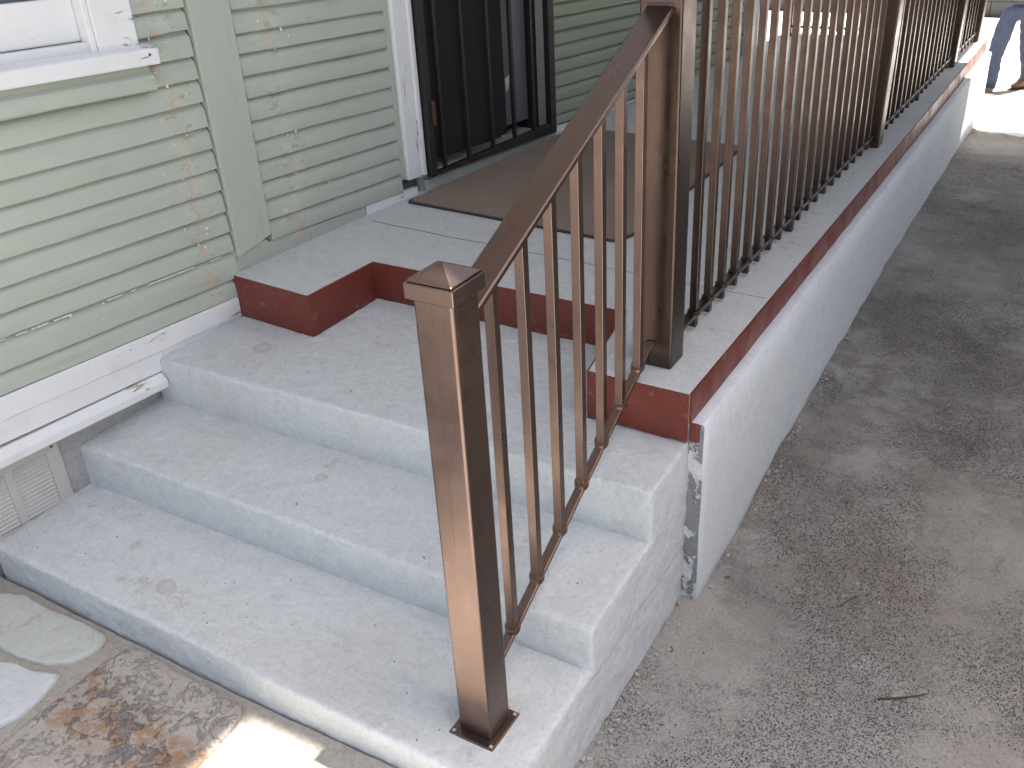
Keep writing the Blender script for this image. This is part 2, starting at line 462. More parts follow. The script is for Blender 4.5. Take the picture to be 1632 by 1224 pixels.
def far_pad():
    mb = MB(); X = [-6, -3, -1, 0, .8, 1.2, 1.6, 2, 2.6, 3.5, 5, 8]; Y = [5.28 + .15 * i for i in range(47)]
    for y in Y:
        for x in X:
            e = .018 * nz(x * 5, 3) if y == Y[0] else 0
            mb.v.append((x, y + e, drive_z(x, y) + (.012 if y > Y[0] else -.012)))
    w = len(X)
    for j in range(len(Y) - 1):
        for i in range(w - 1):
            mb.f.append((j * w + i, j * w + i + 1, (j + 1) * w + i + 1, (j + 1) * w + i)); mb.m.append(0)
    o = link('added_pale_pad', mb, 'slab', smooth=True); o['kind'] = 'structure'  # glare of the sunlit yard put into a pale added ground sheet
    mb = MB(); X = [1.56, 2.2, 3, 4, 5, 6.5]; Y = [-7 + .3 * i for i in range(23)] + [-.33]
    for y in Y:
        for x in X: mb.v.append((x, y, drive_z(x, y) + (.012 if y < -.35 else -.012)))
    w = len(X)
    for j in range(len(Y) - 1):
        for i in range(w - 1):
            mb.f.append((j * w + i, j * w + i + 1, (j + 1) * w + i + 1, (j + 1) * w + i)); mb.m.append(0)
    o = link('added_pale_pad', mb, 'slab', smooth=True); o['kind'] = 'structure'  # unseen pale sheet added in front to bounce light onto the risers
far_pad()

def patio():
    mb = MB()
    X = [(-.11 + .03 * i) for i in range(55)]; Y = [-4.4 + .15 * i for i in range(26)] + [-.5 + .026 * i for i in range(20)]
    def pz(x, y):
        return .034 + .004 * nz(x * 7, y * 7) + .003 * nz(x * 25, y * 25, 4) + .022 * max(0, min(1, (x - .8) / .5)) * max(0, 1 + y / .25)
    vs = [(x, y, pz(x, y)) for y in Y for x in X]
    w = len(X)
    fs = [(j * w + i, j * w + i + 1, (j + 1) * w + i + 1, (j + 1) * w + i) for j in range(len(Y) - 1) for i in range(w - 1)]
    mb.add(vs, fs)
    # outer skirt so that the bed has thickness
    k = [(-.11, -4.4), (1.51, -4.4), (1.51, -.006), (-.11, -.006)]
    mb.prism(k, -.25, .015)
    p = link('patio', mb, 'mortar', at=(0, 0, 0), smooth=True); p['kind'] = 'structure'
    A = [(0, -.40 + .27), (.045, -.170), (.158, -.182), (.218, -.184), (.327, -.164), (.373, -.131), (.396, -.078), (.384, -.029), (.308, -.021), (.165, -.031), (.043, -.029), (-.02, -.05), (-.05, -.12)]
    B = [(.212, -.214), (.05, -.24), (-.02, -.34), (.05, -.45), (.27, -.44), (.395, -.339), (.414, -.294), (.406, -.238), (.387, -.172), (.30, -.194), (.242, -.199)]
    Cc = [(.446, -.083), (.445, -.20), (.445, -.316), (.446, -.55), (.60, -.60), (.80, -.58), (.885, -.50), (.886, -.30), (.884, -.16), (.872, -.060), (.855, -.030), (.777, -.024), (.692, -.023), (.618, -.024), (.519, -.011), (.46, -.024)]
    D = [(.925, -.45), (1.20, -.47), (1.46, -.42), (1.47, -.14), (1.38, -.075), (1.15, -.062), (.98, -.070), (.93, -.10)]
    E_ = [(.47, -.66), (.9, -.66), (1.0, -1.15), (.5, -1.2)]
    F_ = [(1.02, -.55), (1.45, -.52), (1.46, -1.1), (1.08, -1.12)]
    G_ = [(-.02, -.55), (.39, -.52), (.41, -1.15), (.0, -1.2)]
    for poly, m, lab in ((A, 'flag_g', 'pale green flagstone with a curved edge'), (B, 'flag_w', 'pale bluish flagstone'), (Cc, 'flag_r', 'rust and slate mottled flagstone'), (D, 'flag_s', 'flagstone in the sun patch'), (E_, 'flag_w', None), (F_, 'flag_w', None), (G_, 'flag_g', None), ([(q[0], q[1] - .70) for q in E_], 'flag_w', None), ([(q[0], q[1] - .70) for q in F_], 'flag_w', None), ([(q[0], q[1] - .70) for q in G_], 'flag_w', None), ([(q[0], q[1] - 1.4) for q in E_], 'flag_w', None), ([(q[0], q[1] - 1.4) for q in F_], 'flag_w', None)):
        n = len(poly)
        cx = sum(q[0] for q in poly) / n; cy = sum(q[1] for q in poly) / n
        # densify and roughen the outline
        ring = []
        for i in range(n):
            a = Vector(poly[i]); b = Vector(poly[(i + 1) % n]); c = max(2, int((b - a).length / .018))
            for s in range(c):
                q = a.lerp(b, s / c)
                q += Vector((nz(q.x * 40, q.y * 40, 1), nz(q.x * 40, q.y * 40, 9))) * .004
                ring.append(q)
        area = sum(ring[i].x * ring[(i + 1) % len(ring)].y - ring[(i + 1) % len(ring)].x * ring[i].y for i in range(len(ring)))
        if area < 0: ring.reverse()
        N = len(ring); c = Vector((cx, cy))
        sm = MB(); rows = [(1.0, -.030), (1.0, -.003), (.985, .0045)] + [(f, .006) for f in (.94, .85, .74, .62, .5, .38, .26, .14)]
        for s, dz in rows:
            for q in ring:
                w_ = c + (q - c) * s
                z = .040 + dz + (.0030 * nz(w_.x * 12, w_.y * 12, 6) + .0022 * nz(w_.x * 42, w_.y * 42, 2) if dz > 0 else 0)
                sm.v.append((w_.x, w_.y, z))
        for r in range(len(rows) - 1):
            for i in range(N):
                sm.f.append((r * N + i, r * N + (i + 1) % N, (r + 1) * N + (i + 1) % N, (r + 1) * N + i)); sm.m.append(0)
        sm.f.append(tuple((len(rows) - 1) * N + i for i in range(N))); sm.m.append(0)
        sm.f.append(tuple(range(N - 1, -1, -1))); sm.m.append(0)
        o = link('flagstone', sm, m, p, smooth=True)
        if lab: o['label'] = lab
MAT['flag_g'] = flag_green(); MAT['flag_w'] = flag_white(); MAT['flag_r'] = flag_rust()
MAT['flag_s'] = concrete_paint('sandy_flagstone', (.52, .49, .45), (.60, .57, .53), .4)
patio()

# ------------------------------------------------------------------ concrete steps
XS = 1.552
steps = thing('concrete_steps', 'three grey painted concrete steps rising to the porch beside the driveway', 'steps', (.75, .5, -.1))
def step_block(name, fl, fr, bl, br, z0, lab):
    mb = MB().hexa([(fl[0], fl[1], z0), (fr[0], fr[1], z0), (br[0], br[1], z0), (bl[0], bl[1], z0)], [fl, fr, br, bl])
    o = link(name, mb, 'step', steps)
    lump(o, .0072, .006, .05, 3)
    o['label'] = lab
    return o
step_block('step', (-.10, .004, .137), (XS - .003, -.003, .136), (-.10, 1.32, .145), (XS - .003, 1.32, .133), -.26, 'lowest and widest concrete step')
step_block('step', (-.10, .326, .273), (XS - .001, .358, .257), (-.10, 1.33, .33), (XS - .001, 1.33, .31), .105, 'middle concrete step')
step_block('landing', (-.06, .612, .434), (XS, .666, .419), (.0, 1.34, .456), (XS, 1.34, .448), .25, 'topmost concrete tread below the red band')

# ------------------------------------------------------------------ porch: slab, painted edge, low wall
porch = thing('porch', 'pale concrete porch with dark red painted edge and white stucco side wall', 'porch', (.8, 3.2, 0))
def wallx(y): return -.09 + .085 * y
P_lc = (.319, .920, .581); P_ic = (.332, 1.223, .580); P_ir = (1.225, 1.230, .573); P_rl = (1.283, .878, .571); P_rc = (XS - .002, .880, .569)
slab = MB()
top = [(-.02, .940, .585), P_lc, P_ic, P_ir, P_rl, P_rc, (XS, 2.3, .569), (XS, 4.0, .566), (XS, 5.62, .562), (.32, 5.62, .545), (.25, 4.2, .560), (.16, 3.1, .580), (.02, 1.5, .587)]
n = len(top)
slab.add([(p[0], p[1], .35) for p in top] + list(top), [tuple(range(n - 1, -1, -1))] + [(i, (i + 1) % n, n + (i + 1) % n, n + i) for i in range(n)])
# triangulated top
import mathutils
from mathutils.geometry import tessellate_polygon
tris = tessellate_polygon([[Vector((p[0], p[1], 0)) for p in top]])
slab.f += [tuple(n + i for i in t) for t in tris]; slab.m += [0] * len(tris)
o = link('floor_slab', slab, 'slab', porch)
mi = o.modifiers.new('soft', 'BEVEL'); mi.width = .0015 * S; mi.segments = 2; mi.limit_method = 'ANGLE'; mi.angle_limit = math.radians(40)

def shell(path, zt, zb, th, seglen=.02, jag=.004):
    """a painted skin standing th proud of a vertical face that runs along path (outside on the right)"""
    pts = []
    for a, b in zip(path, path[1:]):
        a = Vector(a); b = Vector(b); c = max(1, int((b - a).xy.length / seglen)) if (b - a).xy.length < 2 else int((b - a).xy.length / .05)
        for s in range(c): pts.append(a.lerp(b, s / c))
    pts.append(Vector(path[-1]))
    N = len(pts); mb = MB(); rows = []
    nrm = []
    for i, p in enumerate(pts):
        d1 = (pts[i].xy - pts[i - 1].xy).normalized() if i else None
        d2 = (pts[i + 1].xy - pts[i].xy).normalized() if i < N - 1 else None
        n1 = Vector((d1.y, -d1.x)) if d1 else None; n2 = Vector((d2.y, -d2.x)) if d2 else None
        if n1 and n2:
            m = (n1 + n2).normalized(); m /= max(.3, m.dot(n1))
        else: m = n1 or n2
        nrm.append(m)
    for i, p in enumerate(pts):
        t_ = p.z - zt + jag * .12 * nz(p.x * 30, p.y * 30, 3) ; b_ = zb(p) + jag * nz(p.x * 26, p.y * 26, 7)
        q = p.xy + nrm[i] * th; r = p.xy - nrm[i] * .01
        mb.v += [(r.x, r.y, t_), (q.x, q.y, t_), (q.x, q.y, b_), (r.x, r.y, b_)]
    for i in range(N - 1):
        for k in range(4):
            a = i * 4 + k; b = i * 4 + (k + 1) % 4
            mb.f.append((a, b, b + 4, a + 4)); mb.m.append(0)
    mb.f += [(0, 1, 2, 3), tuple((N - 1) * 4 + k for k in (3, 2, 1, 0))]; mb.m += [0, 0]
    return mb
def landing_z(p): return .4335 + .012 * (1 - p.x / 1.5) * .9 + .028 * (p.y - .9) * .6
rb = shell([(-.02, .940, .585), P_lc, P_ic, P_ir, P_rl, P_rc], .0012, lambda p: landing_z(p) + .001, .004)
o = link('painted_edge', rb, 'red', porch); o['label'] = 'dark red painted riser around the notched landing'
rb = shell([(XS, .884, .569), (XS, 1.3, .569), (XS, 2.3, .569), (XS, 4.0, .566), (XS, 5.62, .562)], .0012, lambda p: .485, .0045)
o = link('painted_edge', rb, 'red', porch); o['label'] = 'dark red painted band along the driveway side'

# white stucco wall, slightly proud of the slab edge
def stucco():
    mb = MB()
    Y = [.888 + .05 * i for i in range(96)]
    Y = [y for y in Y if y < 5.62] + [5.62]
    rows = []
    for y in Y:
        b = drive_z(1.6, y) - .06
        zt = .4865 + .0035 * nz(y * 9, 1, 2) + .002 * nz(y * 31, 4, 2)
        xo = 1.589 + .003 * nz(y * 4, 2, 1)
        prof = [(XS - .03, b), (xo, b)] + [(xo + .0025 * nz(y * 5, k * 1.3, 5), b + (zt - .006 - b) * k / 6) for k in range(1, 7)] + [(xo - .006, zt), (XS - .03, zt)]
        rows.append([(x, y, z) for x, z in prof])
    k = len(rows[0])
    for r in rows: mb.v += r
    for j in range(len(rows) - 1):
        for i in range(k):
            mb.f.append((j * k + i, (j + 1) * k + i, (j + 1) * k + (i + 1) % k, j * k + (i + 1) % k)); mb.m.append(0)
    mb.f += [tuple(range(k)), tuple((len(rows) - 1) * k + i for i in range(k - 1, -1, -1))]; mb.m += [1, 0]
    w = link('side_wall', mb, ['stucco', 'raw_end'], porch, smooth=False)
    for p in w.data.polygons: p.use_smooth = len(p.vertices) == 4
    w['label'] = 'white stucco wall under the porch edge'
    mb = MB().prism([(XS + .001, .8795), (XS + .026, .8795), (XS + .026, .90), (XS + .001, .90)], .435, .4865)
    link('painted_drip', mb, 'red', porch, bevel=.005)
stucco()
# hairline crack in the floor: a narrow filled joint
mb = MB()
cr = [(.10, 1.518), (.2, 1.508), (.33, 1.505), (.45, 1.499), (.60, 1.499), (.8, 1.493), (1.0, 1.488), (1.3, 1.480), (1.54, 1.478)]
for (a, ya), (b, yb) in zip(cr, cr[1:]):
    za = .588 - .0125 * a; zb = .588 - .0125 * b
    mb.hexa([(a, ya - .0012, za - .01), (b, yb - .0012, zb - .01), (b, yb + .0012, zb - .01), (a, ya + .0012, za - .01)], [(a, ya - .0012, za + .0006), (b, yb - .0012, zb + .0006), (b, yb + .0012, zb + .0006), (a, ya + .0012, za + .0006)])
link('floor_joint', mb, 'soil', porch)

# ------------------------------------------------------------------ house
house = thing('house', 'sage green clapboard house with white trim and barred dark doorway', 'house', (-.05, 2, 0))
def H(v, n, w): return (-.09 + .085 * v + n, v - .085 * n, w)
def sl(w, v, s=-.035, v0=.95): return w + s * (v - v0)
def hbox(mb, v0, v1, n0, n1, wb, wt, mi=0, s=-.035):
    """box on the wall: wb/wt are heights at v=.95, running with the old wall's sag"""
    q = [(v0, n0), (v0, n1), (v1, n1), (v1, n0)]
    return mb.hexa([H(a, b, sl(wb, a, s)) for a, b in q], [H(a, b, sl(wt, a, s)) for a, b in q], mi)
def vbox(mb, v0, v1, n0, n1, wb0, wb1, wt, mi=0):
    """upright board: bottom heights given at each end"""
    q = [(v0, n0, wb0), (v0, n1, wb0), (v1, n1, wb1), (v1, n0, wb1)]
    return mb.hexa([H(a, b, c) for a, b, c in q], [H(a, b, wt) for a, b, c in q], mi)
def siding(v0, v1, lines, s, v0ref, wtop=2.45, step=.065, endr=0.0):
    L = sorted(lines)
    while L[-1] < wtop: L.append(L[-1] + step + rnd.uniform(-.002, .002))
    for a, b in zip(L, L[1:]):
        h = b - a
        sg = max(2, int((v1 - v0) / .06))
        prof = [(-.016, -.001), (.0085, -.001), (.0115, .0015), (.0118, .006), (.0095, h * .5), (.0075, h * .74), (.001, h * .86), (-.006, h * .95), (-.0065, h - .0005), (-.016, h - .0005)]
        prof = [(p + rnd.uniform(-.0006, .0006), q) for p, q in prof]
        mb = MB(); K = len(prof); sd = rnd.uniform(0, 50)
        tilt = rnd.uniform(-.0015, .0015)
        for i in range(sg + 1):
            v = v0 + (v1 - v0) * i / sg
            wob = .0016 * nz(v * 6, sd) + .0008 * nz(v * 23, sd, 4) + tilt * (i / sg - .5)
            gap = .0022 * nz(v * 4.3, sd, 9)
            for j, (p, q) in enumerate(prof):
                up = max(0., nz(v * 3.1, sd, 20) + .15) * .0045 if j < 3 else 0
                if abs(a - .659) < .001 and j < 3: up += .0065 * max(0., min(1., (v - .15) / .25)) * max(0., min(1., (.93 - v) / .06)) * (1 + .7 * nz(v * 9, 3))
                mb.v.append(H(v, p + (gap if j in (1, 2, 3) else gap * .3), sl(a + q + up + (wob if q < h * .5 else 0), v, s, v0ref)))
        for i in range(sg):
            for j in range(K):
                mb.f.append((i * K + j, i * K + (j + 1) % K, (i + 1) * K + (j + 1) % K, (i + 1) * K + j)); mb.m.append(0)
        mb.f += [tuple(range(K)), tuple(sg * K + j for j in range(K - 1, -1, -1))]; mb.m += [0, 0]
        o = link('siding_board', mb, 'green', house)
        for p in o.data.polygons: p.use_smooth = len(p.vertices) == 4
        o.data.set_sharp_from_angle(angle=math.radians(40)) if hasattr(o.data, 'set_sharp_from_angle') else None
A_low = [.512, .573, .659, .723, .789, .857, .924, .984, 1.048, 1.119, 1.187, 1.249]
siding(-1.7, .956, A_low[:-1] + [1.249], -.03, .95, wtop=1.24)
siding(.775, .956, [1.249, 1.318, 1.38, 1.445], -.03, .95)
siding(-1.7, -.45, [1.249, 1.318, 1.38, 1.445], -.03, .95)
B_low = [.642, .71, .775, .838, .903, .966, 1.028, 1.096, 1.161, 1.225, 1.284, 1.348]
siding(1.113, 1.752, B_low, -.045, 1.11, step=.064)
C_low = [.620, .664, .724, .783, .843, .90, .96, 1.019, 1.076]
siding(2.785, 4.78, C_low, -.05, 2.78, step=.058)
# sheathing behind everything, and the end wall of the house
mb = MB()
vbox(mb, -1.7, -.30, -.10, -.0165, .378, .378, 2.6); vbox(mb, .658, 1.86, -.10, -.0165, .378, .378, 2.6); vbox(mb, -.2995, .6575, -.10, -.0165, .378, .378, 1.315)
vbox(mb, -.6, .9, -.40, -.36, .9, .9, 2.6); vbox(mb, 1.8, 2.9, -.24, -.20, .3, .3, 2.6)
vbox(mb, 2.76, 4.97, -.10, -.0165, .378, .378, 2.6)
vbox(mb, 1.86, 2.76, -.10, -.0165, 2.35, 2.35, 2.6)
link('sheathing', mb, 'soil', house)['kind'] = 'stuff'
mb = MB(); vbox(mb, 4.86, 4.97, -2.2, -.10, .1, .1, 2.6); link('end_wall', mb, 'green', house)
# corner board, white far corner, casings
def board(name, v0, v1, n0, n1, b0, b1, wt, mat, bevel=.0025, lab=None):
    mb = MB(); vbox(mb, v0, v1, n0, n1, b0, b1, wt)
    o = link(name, mb, mat, house, bevel=bevel)
    if lab: o['label'] = lab
    return o
board('corner_board', .963, 1.106, -.012, .020, .636, .668, 2.5, 'green_v', lab='wide flat green board between two runs of siding')
board('corner_board', 4.785, 4.975, -.012, .020, .50, .50, 2.5, 'white_v', lab='white board at the far corner of the house')
board('door_casing', 1.775, 1.846, -.012, .026, .655, .650, 2.42, 'white_v', .004, 'peeling white board left of the door')
board('door_casing', 1.846, 1.868, -.012, .036, .655, .652, 2.42, 'white_v', .004)
board('casing_strip', 1.753, 1.774, -.014, .012, .66, .66, 2.42, 'green_v')
# skirts along the floor
def hboard(name, v0, v1, n0, n1, wb, wt, mat, s=-.03, bevel=.002, lab=None):
    mb = MB(); hbox(mb, v0, v1, n0, n1, wb, wt, 0, s)
    o = link(name, mb, mat, house, bevel=bevel)
    if lab: o['label'] = lab
    return o
hboard('baseboard', 1.10, 1.552, -.014, .004, .50, .646, 'green', -.045, lab='green painted floor board below the siding')
hboard('baseboard', 1.556, 1.838, -.014, .006, .50, .651, 'white', -.045, lab='peeling white floor board beside the door')
hboard('baseboard', 2.79, 4.78, -.014, .007, .40, .697, 'white', -.046)
hboard('baseboard', .957, 1.10, -.014, .003, .50, .655, 'green', -.03)
hboard('skirt_board', -1.7, .935, -.014, .014, .447, .511, 'white', -.03, lab='upper white skirt board')
hboard('skirt_board', -1.7, .632, -.014, .0105, .383, .4465, 'white', -.03, lab='lower white skirt board')
hboard('skirt_board', .634, .935, -.014, .0095, .415, .4465, 'white', -.03)
mb = MB()
q = [(-.03, .340), (.030, .337), (.033, .341), (.033, .362), (.030, .3655), (.011, .3825), (-.03, .3825)]
for i in range(31):
    v = -1.7 + (.612 + 1.7) * i / 30
    mb.v += [H(v, a + .0015 * nz(v * 9, a * 40), sl(b + .0012 * nz(v * 12, 3), v, -.02)) for a, b in q]
K = len(q)
for i in range(30):
    for j in range(K): mb.f.append((i * K + j, i * K + (j + 1) % K, (i + 1) * K + (j + 1) % K, (i + 1) * K + j)); mb.m.append(0)
mb.f += [tuple(range(K)), tuple(30 * K + j for j in range(K - 1, -1, -1))]; mb.m += [0, 0]
o = link('water_table', mb, 'white', house, bevel=.002); o['label'] = 'white projecting ledge along the base of the wall'
# foundation strip
mb = MB()
vbox(mb, -1.7, .95, -.16, -.030, -.25, -.25, .372)
link('foundation', mb, 'foundation', house)
# rotten gap at the corner of the porch
mb = MB(); hbox(mb, .936, .956, -.03, -.002, .46, .60, 0, -.03); link('rotten_gap', mb, 'soil', house)
# crawl-space vent with louvres
vent = None
def vent_panel():
    global vent
    mb = MB()
    def vb(v0, v1, w0, w1, n0=-.0295, n1=-.021): vbox(mb, v0, v1, n0, n1, w0, w0, w1)
    vb(.222, .262, .118, .325); vb(.098, .122, .118, .325); vb(-.06, -.036, .118, .325)
    vb(-.06, .262, .309, .3255, n1=-.0205); vb(-.06, .262, .116, .127, n1=-.0205)
    vent = link('foundation_vent', mb, 'vent', house, bevel=.0012)
    vent['label'] = 'beige louvred vent low on the wall'
    first = None
    nS = 15
    for (v0, v1) in ((.122, .222), (-.036, .098)):
        for k in range(nS):
            w = .130 + .1775 * k / (nS - 1)
            m = MB()
            q = [(v0, -.0285, w + .004), (v0, -.0235, w - .004), (v1, -.0235, w - .004), (v1, -.0285, w + .004)]
            m.hexa([H(a, b, c - .0012) for a, b, c in q], [H(a, b, c + .0012) for a, b, c in q])
            link('slat', m, 'vent', vent)
    m = MB(); m.tube([H(.243, -.024, .318), H(.243, -.0185, .318)], .0045, 10); link('screw_hole', m, 'soil', vent)
vent_panel()
# window at the left edge
win = None
def window():
    global win
    mb = MB()
    vbox(mb, .662, .782, -.012, .024, 1.300, 1.295, 2.42)          # right casing
    win = link('window', mb, 'white', house, bevel=.003)
    m = MB(); vbox(m, -.42, -.30, -.012, .024, 1.325, 1.325, 2.42); link('side_casing', m, 'white', win, bevel=.003)
    m = MB(); vbox(m, .645, .6615, -.05, .020, 1.300, 1.300, 2.42); link('stop', m, 'white', win, bevel=.003)
    win['label'] = 'white painted sash window above a sloping sill'
    m = MB()
    def sbar(v0, v1, n0, n1, b, t): hbox(m, v0, v1, n0, n1, b, t, 0, -.045)
    sbar(-.30, .645, -.055, -.018, 1.328, 1.435)
    sbar(.59, .645, -.055, -.0185, 1.435, 2.3); sbar(-.30, -.245, -.055, -.0185, 1.435, 2.3)
    link('sash', m, 'white', win, bevel=.004)
    m = MB(); hbox(m, -.30, .645, -.048, -.030, 1.43, 2.3, 0, -.045); link('glass_pane', m, 'glass', win)
    m = MB(); hbox(m, -.30, .652, -.05, .004, 1.302, 1.326, 0, -.045); link('stool', m, 'white', win, bevel=.003)
    m = MB()
    q = [(-.02, 1.258), (.050, 1.258), (.052, 1.262), (.052, 1.297), (.048, 1.301), (-.02, 1.314)]
    va, vb_ = -.48, .817
    for v in (va, vb_): m.v += [H(v, a, sl(b, v, -.047, .817)) for a, b in q]
    K = len(q)
    for j in range(K): m.f.append((j, (j + 1) % K, K + (j + 1) % K, K + j)); m.m.append(0)
    m.f += [tuple(range(K)), tuple(range(2 * K - 1, K - 1, -1))]; m.m += [0, 0]
    link('sill', m, 'white', win, bevel=.003)
    m = MB(); m.tube([H(.787, .0515, 1.287), H(.787, .0528, 1.287)], .0042, 10); link('nail_head', m, 'soil', win)
    m = MB()
    q = [(-.01, 1.190), (.036, 1.190), (.040, 1.196), (.040, 1.222), (.036, 1.230), (.024, 1.240), (.016, 1.2575), (-.01, 1.2575)]
    va, vb_ = -.40, .798
    for v in (va, vb_): m.v += [H(v, a, sl(b, v, -.047, .817)) for a, b in q]
    K = len(q)
    for j in range(K): m.f.append((j, (j + 1) % K, K + (j + 1) % K, K + j)); m.m.append(0)
    m.f += [tuple(range(K)), tuple(range(2 * K - 1, K - 1, -1))]; m.m += [0, 0]
    link('apron', m, 'green', win, bevel=.002)
window()
# doorway: reveal, dark leaf, blue-grey pane, cream strip, sill, barred gate
def doorway():
    mb = MB()
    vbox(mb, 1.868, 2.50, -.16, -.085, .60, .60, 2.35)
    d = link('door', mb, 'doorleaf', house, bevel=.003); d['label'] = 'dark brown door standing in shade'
    mb = MB(); vbox(mb, 2.502, 2.70, -.15, -.080, .668, .660, 2.35)
    o = link('side_panel', mb, 'greydoor', house); o['label'] = 'blue grey panel behind the bars'
    mb = MB(); vbox(mb, 2.705, 2.80, -.15, -.06, .60, .60, 2.35)
    link('door_jamb', mb, 'doorleaf', house)
    mb = MB(); vbox(mb, 2.752, 2.772, -.06, .000, .62, .62, 2.35)
    o = link('weather_strip', mb, 'cream', house); o['label'] = 'cream strip on the right jamb'
    mb = MB(); hbox(mb, 1.868, 2.775, -.15, .002, .615, .690, 0, -.042)
    o = link('threshold', mb, 'cream', house, bevel=.004)
    mb = MB(); hbox(mb, 1.868, 2.76, .002, .026, .50, .668, 0, -.042)
    o = link('door_sill', mb, 'sill', house, bevel=.004); o['label'] = 'mossy green sill under the barred gate'
    # barred security gate
    g = MB()
    def wb(v): return .672 - .040 * (v - 1.9)
    for v0, v1 in ((1.872, 1.905), (2.680, 2.722)):
        vbox(g, v0, v1, .028, .056, wb(v0) - .03, wb(v1) - .03, 2.33)
    vbox(g, 1.9055, 2.6795, .030, .054, wb(1.9055) - .028, wb(2.6795) - .028, wb(2.3) + .0)
    k = len(g.v)
    vbox(g, 1.9055, 2.6795, .030, .054, 2.29, 2.29, 2.33)
    # level the top of the bottom rail along its slope
    gate = link('security_gate', g, 'black', house, bevel=.002)
    gate['label'] = 'black iron security gate with upright bars'
    for v in (1.966, 2.117, 2.275, 2.427, 2.567):
        m = MB(); vbox(m, v - .0075, v + .0075, .034, .049, wb(v) - .01, wb(v) - .01, 2.29)
        link('bar', m, 'black', gate, bevel=.001)
    m = MB(); vbox(m, 1.906, 2.40, .018, .022, wb(1.906) + .020, wb(2.4) + .026, 2.28)
    o = link('screen', m, 'screen', gate); o['label'] = 'dark insect screen curling up at its foot'
    m = MB(); vbox(m, 1.900, 1.915, .050, .064, .83, .83, .92); link('hinge', m, 'rust', gate, bevel=.002)
    # torn scrap of screen
    m = MB(); m.add([H(2.40, .026, .90), H(2.43, .03, .915), H(2.42, .027, .87), H(2.405, .026, .845)], [(0, 1, 2, 3)]); m.add([H(2.40, .028, .90), H(2.43, .032, .915), H(2.42, .029, .87), H(2.405, .028, .845)], [(3, 2, 1, 0)])
    link('torn_corner', m, 'cream', gate)
doorway()
# loose paint flakes curling off the boards
def flakes():
    mb = MB()
    for k in range(70):
        if k < 38: v = rnd.gauss(.84, .035); w = rnd.uniform(.66, 1.45)
        elif k < 58: v = rnd.gauss(1.25, .05); w = rnd.uniform(.68, 1.38)
        else: v = rnd.uniform(.1, 1.7); w = rnd.uniform(.6, 1.2)
        if .945 < v < 1.115 or v > 1.74: continue
        a = rnd.uniform(0, 6.28); r = rnd.uniform(.002, .0055); cu = rnd.uniform(.001, .004)
        ring = [(v + r * math.cos(a + i * 1.256) * rnd.uniform(.6, 1.1), w + r * 1.3 * math.sin(a + i * 1.256) * rnd.uniform(.6, 1.1)) for i in range(5)]
        mb.add([H(x, .0095 + cu * (i in (0, 1)), z) for i, (x, z) in enumerate(ring)] + [H(x, .0105 + cu * (i in (0, 1)), z) for i, (x, z) in enumerate(ring)], [(4, 3, 2, 1, 0), (5, 6, 7, 8, 9)] + [(i, (i + 1) % 5, 5 + (i + 1) % 5, 5 + i) for i in range(5)])
    o = link('paint_flakes', mb, 'primer', house); o['kind'] = 'stuff'
flakes()
def splinters():
    mb = MB()
    for k in range(26):
        v = rnd.uniform(.15, .92); w = sl(.659, v, -.03)
        l = rnd.uniform(.01, .05)
        mb.hexa([H(v, .004, w - .004), H(v, .0115, w - .005), H(v + l, .0105, w - .004), H(v + l, .004, w - .003)], [H(v, .004, w - .001), H(v, .011, w - .0015), H(v + l, .0100, w - .0015), H(v + l, .004, w - .001)])
    o = link('paint_splinters', mb, 'primer', house); o['kind'] = 'stuff'
splinters()

# ------------------------------------------------------------------ metal railings
def collar_mesh(c, parent, rot, mat='bronze'):
    m = MB(); k = 14
    for j in range(k):
        a0 = 6.283 * j / k; a1 = 6.283 * (j + 1) / k
        def P(a, r, z): 
            dy = math.sin(a) * r
            return (c[0] + math.cos(a) * r, c[1] + dy, c[2] + z + dy * rot)
        r0, r1 = .011, .0172
        m.add([P(a0, r0, -.006), P(a1, r0, -.006), P(a1, r1, -.006), P(a0, r1, -.006), P(a0, r0, .006), P(a1, r0, .006), P(a1, r1, .006), P(a0, r1, .006)],
              [(3, 2, 1, 0), (4, 5, 6, 7), (2, 3, 7, 6), (0, 1, 5, 4)])
    return link('collar', m, mat, parent)
def post(parent, x0, y0, w, zb, zt, lean=(0, 0), label=None, dep=None, mat='bronze'):
    dep = dep or w
    m = MB()
    # hollow square section drawn with soft corners, plus the faint weld seam down the front
    h = zt - zb
    q = [(x0, y0), (x0 + w, y0), (x0 + w, y0 + dep), (x0, y0 + dep)]
    m.hexa([(a, b, zb) for a, b in q], [(a + lean[0] * h, b + lean[1] * h, zt) for a, b in q])
    o = link('post', m, mat, parent, bevel=.005, seg=4)
    o.data.polygons.foreach_set('use_smooth', [False] * len(o.data.polygons))
    if label: o['label'] = label
    return o
# -- stair railing
sr = thing('stair_railing', 'bronze stair railing with square newel post climbing the concrete steps', 'railing', (1.416, .13, .135))
NX0, NY0, NW = 1.378, .090, .076
newel = post(sr, NX0, NY0, NW, .138, 1.125, label='square newel post at the foot of the steps')
m = MB(); cx, cy = NX0 + NW / 2, NY0 + NW / 2
a = .047
m.box(cx - a, cx + a, cy - a, cy + a, 1.113, 1.141)
b = .043
m.add([(cx - b, cy - b, 1.1415), (cx + b, cy - b, 1.1415), (cx + b, cy + b, 1.1415), (cx - b, cy + b, 1.1415), (cx - b, cy - b, 1.145), (cx + b, cy - b, 1.145), (cx + b, cy + b, 1.145), (cx - b, cy + b, 1.145), (cx, cy, 1.166)],
      [(0, 1, 5, 4), (1, 2, 6, 5), (2, 3, 7, 6), (3, 0, 4, 7), (4, 5, 8), (5, 6, 8), (6, 7, 8), (7, 4, 8), (3, 2, 1, 0)])
link('cap', m, 'bronze', newel, bevel=.002, seg=3)
